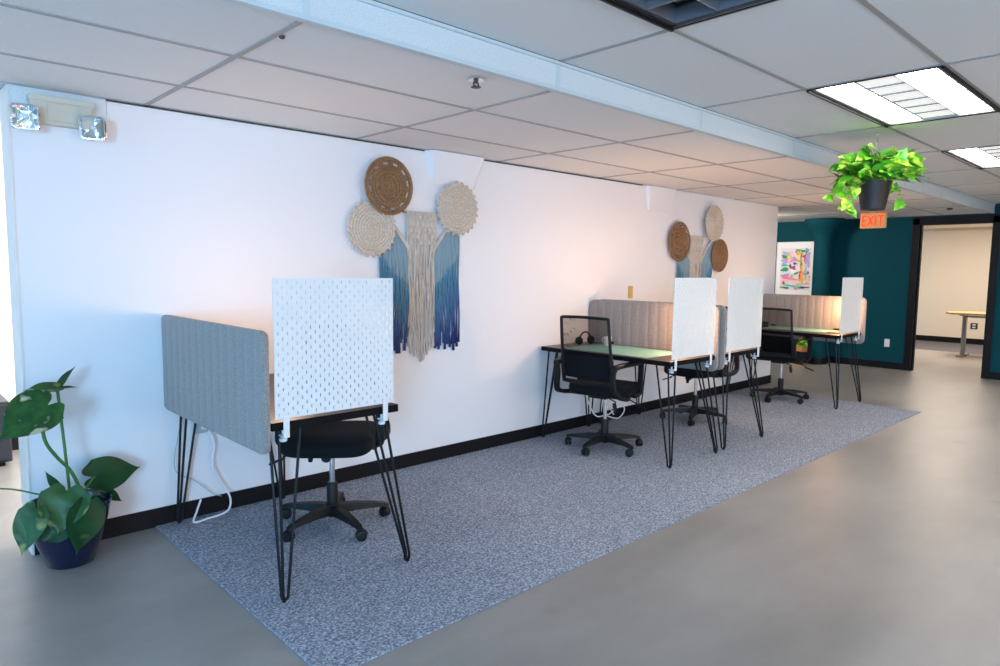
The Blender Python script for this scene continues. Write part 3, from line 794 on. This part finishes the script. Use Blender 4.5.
# ------------------------------------------------------------------ things on the desks
DT = .7625
bm = nb(); prism(bm, rrect(4.47, 4.97, -1.02, -.22, .02), DT, DT + .0025, plane='xy'); tag(obj('desk_mat', bm, M['greenmat']), 'pale green desk mat lying on the desk behind the mesh-back chair', 'desk mat')
bm = nb(); prism(bm, rrect(7.68, 8.14, -1.0, -.25, .02), DT + .0, DT + .0025, plane='xy'); tag(obj('desk_mat', bm, M['greenmat']), 'pale green mat on the farthest desk by the teal wall', 'desk mat')
t = thing('mug', 'small white mug on the green-mat desk, seen behind the chair mesh', 'mug', (4.86, -.36, DT + .003))
bm = nb(); lathe(bm, [(.026, 0), (.030, .004), (.032, .075), (.029, .075), (.027, .01)], 24); obj('cup', bm, M['white'], t, True)
bm = nb(); tube(bm, smooth_path([(0, .031, .062), (0, .052, .058), (0, .055, .035), (0, .031, .018)], 6), .005); obj('handle', bm, M['white'], t, True)
t = thing('headphones', 'dark headphones lying on the green-mat desk beside the white mug, by the wall', 'headphones', (4.80, -.17, DT + .003))
bm = nb(); tube(bm, [V((.075 * math.cos(a), .0, .03 + .075 * math.sin(a))) for a in [PI * k / 14 for k in range(15)]], .007); obj('headband', bm, M['plastic'], t, True)
for s in (-1, 1):
    bm = nb(); tube(bm, [(s * .062, 0, .035), (s * .068, 0, .035), (s * .085, 0, .035), (s * .09, 0, .035)], [.025, .034, .034, .026], 18); obj('ear_cup', bm, M['plastic'], t, True)
t = thing('desk_phone', 'low dark gadget with a pale dial on the farthest desk behind the chair back', 'gadget', (7.80, -.22, DT + .003))
bm = nb(); prism(bm, [(-.08, 0), (.08, 0), (.08, .06), (-.02, .035), (-.08, .02)], -.09, .09); obj('body', bm, M['plastic'], t)
bm = nb(); tube(bm, [(-.09, .0, .05), (-.05, -.01, .085), (.04, -.01, .09), (.07, 0, .06)], .014); obj('handset', bm, M['silver'], t, True)
bm = nb(); box(bm, (7.70, -1.13, DT), (7.90, -1.03, DT + .012), .002); 
tag(obj('notebook', bm, M['wood']), 'thin tan notebook at the front corner of the farthest desk', 'notebook')

# ------------------------------------------------------------------ woven discs and macrame
def disc(loc, r, m, ragged, label, holes=False, seed=1):
    rn = random.Random(seed); bm = nb(); na, nr = 96, 18
    prof = []
    rows = []
    for j in range(nr + 1):
        q = j / nr; row = []
        for k in range(na):
            a = 2 * PI * k / na
            rr = r * q
            if j >= nr - 1 and ragged: rr *= 1 + (.045 if k % 4 < 2 else -.03) * (j - nr + 2) / 2 + rn.uniform(-.012, .012)
            coil = .006 * abs(math.sin(q * PI * 9)) + (.003 * math.sin(k * 2 * PI / 4) if False else 0)
            y = -.012 - coil + .004 * q
            row.append(bm.verts.new((rr * math.cos(a), y, rr * math.sin(a))) if j else None)
        rows.append(row)
    c = bm.verts.new((0, -.014, 0))
    for k in range(na): bm.faces.new((c, rows[1][k], rows[1][(k + 1) % na]))
    for j in range(1, nr):
        for k in range(na):
            if holes and j in (13, 14) and k % 8 in (1, 2, 3, 4): continue
            if holes and j == 7 and k % 12 in (2, 3, 4, 5): continue
            if ragged and j == nr - 1 and k % 4 == 3: continue
            bm.faces.new((rows[j][k], rows[j + 1][k], rows[j + 1][(k + 1) % na], rows[j][(k + 1) % na]))
    bmesh.ops.recalc_face_normals(bm, faces=bm.faces)
    bmesh.ops.solidify(bm, geom=bm.faces[:], thickness=.007)
    mn = min(v.co.y for v in bm.verts); mx_ = max(v.co.y for v in bm.verts)
    bmesh.ops.translate(bm, verts=bm.verts, vec=(0, -mx_ - .001, 0))
    o = obj('woven_disc', bm, m, None, True, loc); return tag(o, label, 'wall decoration', 'woven discs around the macrame hangings')
disc((2.918, 0, 1.915), .187, M['jute'], False, 'brown jute disc with openwork holes, topmost of the left group on the white wall', True, 1).location.y = -.050
disc((2.800, -.030, 1.638), .180, M['cotton'], True, 'cream fringed woven disc lower left of the brown disc, left wall group', False, 2)
disc((3.512, -.030, 1.812), .185, M['cotton'], True, 'cream fringed woven disc at the right side of the left wall group', False, 3)
disc((6.41, -.030, 1.683), .20, M['jute'], False, 'brown jute disc at the left of the far wall group', True, 4)
disc((7.045, 0, 1.895), .188, M['cotton'], True, 'beige woven disc, topmost of the far wall group', False, 5).location.y = -.050
disc((7.22, -.030, 1.56), .178, M['jute'], False, 'brown jute disc at the lower right of the far wall group', False, 6)

def macrame(loc, label, seed, cw=.12, sw=.335):
    rn = random.Random(seed)
    t = thing('macrame_hanging', label, 'wall hanging', loc)
    bm = nb(); tube(bm, [(-.15, -.016, 0), (.15, -.016, 0)], .009, 10); obj('dowel', bm, M['dowel'], t, True)
    # knotted central panel and cream cords
    bm = nb()
    for k in range(22):
        x = -cw + 2 * cw * k / 21; z1 = -1.0 + .10 * abs(x) / cw + rn.uniform(-.04, .03)
        ph = rn.random() * 6; x2 = x * (.88 if abs(x) > .03 else 1)
        pts = [(x, -.016 - .009, .008), (x, -.030, -.05), (x + .003 * math.sin(ph), -.026, -.22)]
        for q in range(1, 9): pts.append((x2 + .009 * math.sin(ph + q * 1.1) * q / 8, -.022 + .008 * math.sin(ph * 2 + q), -.22 + (z1 + .22) * q / 8))
        tube(bm, pts, [.0052] * (len(pts) - 1) + [.0075], 6)
    # diamond knots rows
    for row in range(5):
        for c in range(6 - row % 2):
            x = (-.10 if row % 2 == 0 else -.08) + .04 * c; z = -.035 - .042 * row
            bmesh.ops.create_icosphere(bm, subdivisions=1, radius=.013, matrix=Matrix.Translation((x, -.032, z)) @ Matrix.Diagonal((1.1, .6, 1.3, 1)))
    obj('cream_fringe', bm, M['cream'], t, True)
    for sg in (-1, 1):
        bm = nb()
        for k in range(22):
            x = sg * (cw - .01 + (sw - cw + .01) * k / 21); q0 = (abs(x) - cw) / (sw - cw)
            ztop = -.24 + .21 * max(0, q0) ** .9 - .0; ztop = min(-.06, ztop)
            z1 = -.86 - .06 * abs(math.sin(k * .9)) + rn.uniform(-.05, .04); ph = rn.random() * 6
            pts = [(x, -.012, ztop)]
            for q in range(1, 9): pts.append((x + .010 * math.sin(ph + q * 1.0) * q / 8, -.013 - .006 * abs(math.sin(ph * 2 + q)), ztop + (z1 - ztop) * q / 8))
            tube(bm, pts, [.0058] * (len(pts) - 1) + [.010], 6)
        obj('dyed_fringe', bm, M['dyed'], t, True)
        bm = nb()
        pts = smooth_path([(sg * (sw + .005), -.016, -.03), (sg * .25, -.018, -.085), (sg * .17, -.02, -.17), (sg * .10, -.022, -.26)], 6)
        tube(bm, pts, .009, 8); pts = [p + V((0, -.004, .016)) for p in pts]; tube(bm, pts, .007, 8)
        obj('swag_cord', bm, M['cream'], t, True)
    return t
macrame((3.205, 0, 1.762), 'macrame hanging with cream centre and dip-dyed blue fringes between cream discs, left wall group', 11)
macrame((6.755, 0, 1.745), 'macrame hanging partly hidden above the middle pegboards, far wall group', 12)

# ------------------------------------------------------------------ leaves
def leaf(bm, base, tip, width, nrm, cup=.25, droop=.1, mi=0, nt=10, nu=6, lobe=.20, fold=.0):
    base, tip = V(base), V(tip); d = tip - base; L_ = d.length; d.normalize()
    nrm = V(nrm); nrm = (nrm - d * nrm.dot(d)).normalized(); s = d.cross(nrm)
    g = []
    ts = [-lobe, -lobe * .5] + [i / nt for i in range(nt + 1)]
    for t in ts:
        tp = max(0, t)
        w = math.sin(PI * (.36 + .635 * tp)) ** (.75 + .7 * tp) * (1 - .22 * (max(0, -t) / lobe) ** 2)
        row = []
        for k in range(nu + 1):
            u = -1 + 2 * k / nu
            al = t * L_ * (1 if t >= 0 else max(0, math.sin(PI * abs(u))) ** .6)
            off = cup * abs(u) ** 1.5 * w * width / 2 - droop * L_ * tp * tp
            off += .02 * width * math.sin(9 * t + 3 * u)
            row.append(bm.verts.new(base + d * al + s * (u * w * width / 2) + nrm * off))
        g.append(row)
    for a, b in zip(g, g[1:]):
        for k in range(nu):
            try:
                f = bm.faces.new((a[k], a[k + 1], b[k + 1], b[k])); f.material_index = mi; f.smooth = True
            except ValueError: pass
    # midrib
    return g
def leafobj(name, parent, m, stem=None, sr=.004, stemmat=None, **kw):
    bm = nb(); leaf(bm, **kw); bmesh.ops.solidify(bm, geom=bm.faces[:], thickness=.0012)
    o = obj(name, bm, m, parent, True)
    return o
# big floor plant
PX, PY = 1.035, -.205
t = thing('potted_plant', 'large-leaved philodendron in a navy blue glazed pot on the floor at the wall corner', 'potted plant', (0, 0, 0))
t.location = (PX, PY, 0)
def L3(p): return (p[0] - PX, p[1] - PY, p[2])
bm = nb(); lathe(bm, [(.085, .0), (.095, .006), (.128, .10), (.158, .20), (.172, .27), (.178, .278), (.178, .292), (.168, .295), (.160, .285), (.155, .25)], 48)
obj('pot', bm, M['navypot'], t, True)
bm = nb(); lathe(bm, [(.02, .24), (.157, .25), (.156, .258), (.08, .266), (.01, .268)], 32); obj('soil', bm, M['soil'], t, True)
LV = [('A', (1.012, -.22, .831), (.885, -.24, .845), .075, (.2, -.5, .9), 'leafmid'), ('B', (1.022, -.2, .832), (1.085, -.2, .925), .05, (-.8, -.4, .5), 'leafdark'),
      ('B2', (1.026, -.2, .825), (1.10, -.2, .826), .03, (0, -.3, 1), 'leafdark'), ('C', (.955, -.32, .775), (.765, -.36, .66), .215, (-.1, -.75, .65), 'leafvar'),
      ('D', (1.149, -.16, .375), (1.365, -.15, .382), .17, (.1, -.9, .45), 'leafdark'), ('E', (1.0, -.375, .385), (.945, -.43, .215), .20, (-.2, -.85, .5), 'leafmid'),
      ('F', (.885, -.36, .325), (.815, -.40, .155), .135, (-.5, -.8, .3), 'leafmid'), ('G', (1.068, -.41, .315), (1.02, -.44, .115), .165, (.25, -.9, .25), 'leafdark'),
      ('H', (1.19, -.2, .30), (1.265, -.2, .24), .06, (.2, -.7, .6), 'leafdark'), ('I', (.985, -.3, .385), (.935, -.3, .475), .04, (-.3, -.9, 0), 'leafdark'),
      ('J', (.985, -.385, .235), (.885, -.37, .19), .10, (-.1, -.9, .3), 'leafdark')]
for k, b, e, w_, n_, m_ in LV:
    o = leafobj('leaf', t, M[m_], base=L3(b), tip=L3(e), width=w_, nrm=n_, cup=.18, droop=.08, nt=14, nu=12, fold=0)
STM = [([(1.012, -.22, .832), (1.02, -.22, .70), (1.032, -.22, .50), (1.045, -.215, .262)], .0065), ([(.93, -.32, .745), (.94, -.31, .62), (.985, -.28, .53), (1.04, -.25, .45), (1.075, -.235, .36), (1.095, -.23, .262)], .0075),
       ([(1.155, -.165, .375), (1.11, -.19, .33), (1.07, -.20, .262)], .005), ([(.76, -.3, .437), (.82, -.3, .42), (.89, -.29, .385), (.98, -.25, .33), (1.02, -.22, .262)], .0035),
       ([(.985, -.30, .385), (1.0, -.28, .35), (1.02, -.24, .262)], .005), ([(1.005, -.375, .395), (1.02, -.33, .37), (1.04, -.24, .262)], .005), ([(.89, -.355, .325), (.92, -.33, .345), (.98, -.27, .33), (1.02, -.23, .262)], .0045),
       ([(1.07, -.405, .315), (1.075, -.36, .33), (1.06, -.25, .262)], .005), ([(1.19, -.2, .30), (1.15, -.21, .315), (1.10, -.21, .262)], .004), ([(.985, -.38, .235), (1.0, -.392, .31), (1.03, -.33, .33), (1.04, -.25, .262)], .004)]
for pts, r in STM:
    bm = nb(); tube(bm, smooth_path([L3(p) for p in pts], 7), r, 8); obj('stem', bm, M['stem'], t, True)

# hanging pothos
t = thing('hanging_plant', 'bright green trailing pothos in a dark pot hanging from the ceiling by the lit panels', 'hanging plant', (5.27, -2.19, .02))
R_ = V((.727, -.687, 0)); F_ = V((.687, .727, 0))
bm = nb(); lathe(bm, [(.066, 1.782), (.072, 1.785), (.096, 1.93), (.101, 1.945), (.101, 1.965), (.095, 1.966), (.088, 1.94)], 36); obj('pot', bm, M['blackpot'], t, True)
bm = nb(); lathe(bm, [(.01, 1.935), (.082, 1.94), (.08, 1.948), (.01, 1.952)], 24); obj('soil', bm, M['soil'], t, True)
bm = nb()
for k in range(3):
    a = 2 * PI * k / 3 + .4; tube(bm, [(.09 * math.cos(a), .09 * math.sin(a), 1.955), (0, 0, 2.23)], .0022, 6)
tube(bm, smooth_path([(0, 0, 2.225), (.012, 0, 2.24), (.010, 0, 2.26), (0, 0, 2.268), (0, 0, H2 - .022)], 5), .0028, 6)
obj('wire_hanger', bm, M['chrome'], t, True)
rn = random.Random(21)
bmA, bmB, bmS = nb(), nb(), nb()
for i in range(210):
    th = rn.uniform(0, 2 * PI); el = rn.uniform(.05, 1.2); rad = rn.uniform(.03, .25)
    bx_ = V((math.cos(th) * rad * math.cos(el * .75), math.sin(th) * rad * math.cos(el * .75), 1.965 + .17 * math.sin(max(0, el)) * rn.uniform(.5, 1.15)))
    out = V((math.cos(th), math.sin(th), rn.uniform(-.5, .7))).normalized()
    out = (out + V((rn.uniform(-.6, .6), rn.uniform(-.6, .6), rn.uniform(-.3, .4)))).normalized()
    L_ = rn.uniform(.075, .125); nn = V((rn.uniform(-.6, .6) - .35, rn.uniform(-.6, .6) - .45, .8))
    leaf(bmA if rn.random() < .62 else bmB, bx_, bx_ + out * L_, L_ * rn.uniform(.75, .95), nn, cup=rn.uniform(.1, .4), droop=rn.uniform(.05, .3), nt=6, nu=6)
    tube(bmS, smooth_path([(rn.uniform(-.04, .04), rn.uniform(-.04, .04), 1.94), (bx_.x * .6, bx_.y * .6, max(1.98, bx_.z + .02)), bx_], 3), .0018, 4)
# trailing vines: (screen right, depth, down) drops at the left, one at the right
for (r0, dpt, path) in ((-.1, 0, [(-.09, 1.97), (-.18, 1.96), (-.26, 1.90), (-.27, 1.83)]), (0, -.03, [(-.08, 1.96), (-.16, 1.93), (-.20, 1.86), (-.20, 1.81), (-.18, 1.785)]), (0, -.05, [(-.08, 1.96), (-.16, 1.91), (-.19, 1.84), (-.20, 1.79)])  ,
                        (0, .02, [(.08, 1.97), (.15, 1.95), (.19, 1.88), (.20, 1.82)]), (0, -.02, [(.10, 1.99), (.20, 2.06), (.26, 2.07), (.30, 2.045)])):
    P = smooth_path([R_ * u + F_ * dpt + V((0, 0, z)) for u, z in path], 5); tube(bmS, P, .0025, 5)
    for q in range(4, len(P), 3):
        p = P[q]; dd = (R_ * rn.uniform(-1, 1) + V((0, 0, rn.uniform(-1, .2))) - F_ * .3).normalized(); L_ = rn.uniform(.06, .09)
        leaf(bmA, p, p + dd * L_, L_ * .8, -F_ + V((0, 0, .5)), cup=.2, droop=.1, nt=6, nu=4)
for nm, b_, m_ in (('foliage', bmA, 'leaflime'), ('foliage', bmB, 'leafshade')): obj(nm, b_, M[m_], t, True)
obj('vine_stems', bmS, M['vine'], t, True)

# little plant by the teal wall
t = thing('potted_plant', 'small bright green plant in a tan square pot by the teal column', 'potted plant', (10.68, .50, 0))
bm = nb()
A_ = [bm.verts.new((x * .075, y * .075, .0)) for x, y in ((-1, -1), (1, -1), (1, 1), (-1, 1))]
B_ = [bm.verts.new((x * .09, y * .09, .29)) for x, y in ((-1, -1), (1, -1), (1, 1), (-1, 1))]
C_ = [bm.verts.new((x * .08, y * .08, .29)) for x, y in ((-1, -1), (1, -1), (1, 1), (-1, 1))]
D_ = [bm.verts.new((x * .078, y * .078, .25)) for x, y in ((-1, -1), (1, -1), (1, 1), (-1, 1))]
for P_, Q_ in ((A_, B_), (B_, C_), (C_, D_)):
    for k in range(4): bm.faces.new((P_[k], P_[(k + 1) % 4], Q_[(k + 1) % 4], Q_[k]))
bm.faces.new(A_[::-1]); bm.faces.new(D_)
bmesh.ops.recalc_face_normals(bm, faces=bm.faces); obj('pot', bm, M['tanpot'], t)
bm = nb()
for i in range(46):
    th = rn.uniform(0, 2 * PI); r = rn.uniform(0, .09); b_ = V((r * math.cos(th), r * math.sin(th), .28 + rn.uniform(0, .08)))
    e = b_ + V((math.cos(th) * .8, math.sin(th) * .8, rn.uniform(-.2, .9))).normalized() * rn.uniform(.06, .10)
    leaf(bm, b_, e, .05, (rn.uniform(-.5, .5) - .4, rn.uniform(-.5, .5), .7), nt=5, nu=4)
    if i % 3 == 0: tube(bm, [(0, 0, .245), b_], .003, 4)
obj('foliage', bm, M['leaflime'], t, True)

# ------------------------------------------------------------------ far room table
t = thing('table', 'wooden height-adjustable table on a silver column leg seen through the doorway', 'table', (14.03, -1.25, 0))
bm = nb(); prism(bm, [(-.35, -.75), (-.05, -.75), (.35, -.75), (.35, .52), (.10, .62), (-.20, .62), (-.35, .52)], .715, .745, plane='xy'); obj('tabletop', bm, M['wood'], t)
for y in (.38, -.55):
    bm = nb(); box(bm, (-.04, y - .03, .03), (.04, y + .03, .70), .006); box(bm, (-.28, y - .035, 0), (.28, y + .035, .03), .008); box(bm, (-.25, y - .03, .69), (.25, y + .03, .714), .004); obj('leg', bm, M['silver'], t)
bm = nb(); box(bm, (-.03, -.52, .66), (.03, .35, .69), .004); obj('crossbar', bm, M['silver'], t)
# dark low cabinet in the passage at the far left
t = thing('low_cabinet', 'dark low cabinet at the far left beyond the wall corner', 'cabinet', (.45, 2.02, 0))
bm = nb(); box(bm, (-.5, -.2, .03), (.64, .25, .45), .01); obj('body', bm, M['darkbox'], t)
bm = nb()
for x in (-.45, .55): box(bm, (x, -.17, 0), (x + .05, .2, .03))
obj('foot', bm, M['black'], t)
bm = nb(); box(bm, (-.49, -.215, .05), (.06, -.201, .43), .003); obj('door', bm, M['darkbox'], t)
bm = nb(); box(bm, (.08, -.215, .05), (.63, -.201, .43), .003); obj('door', bm, M['darkbox'], t)

# ------------------------------------------------------------------ light
def area(name, loc, target, sx, sy, col, power):
    l = bpy.data.lights.new(name, 'AREA'); l.shape = 'RECTANGLE'; l.size = sx; l.size_y = sy; l.color = col; l.energy = power
    o = bpy.data.objects.new(name, l); C.objects.link(o); o.location = loc
    o.rotation_euler = (V(target) - V(loc)).to_track_quat('-Z', 'Y').to_euler(); return o
def point(name, loc, col, power, r=.05):
    l = bpy.data.lights.new(name, 'POINT'); l.color = col; l.energy = power; l.shadow_soft_size = r
    o = bpy.data.objects.new(name, l); C.objects.link(o); o.location = loc
# daylight in the three windows of the wall behind the camera
area('daylight_cool', (XB + .02, -6.75, 1.4), (3, -5, 1.2), 1.6, 1.4, (.30, .62, 1.0), 400)
# added warm fill in front of the closed right wall, no window there
area('side_warm_fill', (3.5, YR + .05, 1.3), (3.5, 0, 1.2), 6, 1.6, (1, .66, .42), 95)
# added fill light, hidden behind the white wall to brighten the passage
area('passage_fill', (2.7, 1.0, 1.4), (.9, 2.3, 1.1), .9, 1.2, (1, .93, .88), 115)
area('daylight_blue', (XB + .02, -1.65, 1.2), (3, -1.65, .8), 2.4, 1.5, (.16, .54, 1.0), 75)
# added fill light in the alcove, brightening the framed print on the teal wall
area('alcove_fill', (9.4, 1.1, 2.1), (11.2, .9, 1.4), .5, .3, (1, .87, .78), 36)
# assumed warm glow: bare point lights behind the pegboards, no lamps modelled
point('near_glow_assumed', (1.86, -.74, 1.10), (1, .64, .44), 10)
point('desk_glow_assumed', (4.86, -1.08, 1.02), (1, .54, .31), 12)
point('desk_glow_assumed', (5.65, -1.08, 1.02), (1, .54, .31), 10)
point('desk_glow_assumed', (7.95, -1.05, 1.02), (1, .54, .30), 12)
# assumed warm light brightening the far room, no fixture modelled
area('far_room_light_assumed', (14, -.6, 2.45), (14, -.6, 0), 2, 1.2, (1, .85, .72), 115)

w = bpy.data.worlds.new('sky'); S.world = w; w.use_nodes = True
bgn = w.node_tree.nodes['Background']; bgn.inputs[0].default_value = (.4, .65, 1, 1); bgn.inputs[1].default_value = .5

# ------------------------------------------------------------------ camera
yaw, pitch, roll = .75739, -.094405, .011405
fw = V((math.sin(yaw) * math.cos(pitch), math.cos(yaw) * math.cos(pitch), math.sin(pitch)))
rt = V((math.cos(yaw), -math.sin(yaw), 0)); up = rt.cross(fw)
r2 = rt * math.cos(roll) + up * math.sin(roll); u2 = up * math.cos(roll) - rt * math.sin(roll)
cam = bpy.data.cameras.new('camera'); co = bpy.data.objects.new('camera', cam); C.objects.link(co)
mw = Matrix((r2, u2, -fw)).transposed().to_4x4(); mw.translation = (.38546, -3.79657, 1.38931); co.matrix_world = mw
cam.sensor_width = 36; cam.lens = 677.7 * 36 / 1000; cam.clip_start = .05
S.camera = co
S.view_settings.view_transform = 'Standard'; S.view_settings.look = 'None'; S.view_settings.exposure = 0; S.view_settings.gamma = 1; S.view_settings.use_curve_mapping = False
S.cycles.use_denoising = True
S.cycles.max_bounces = 10
S.cycles.transparent_max_bounces = 16
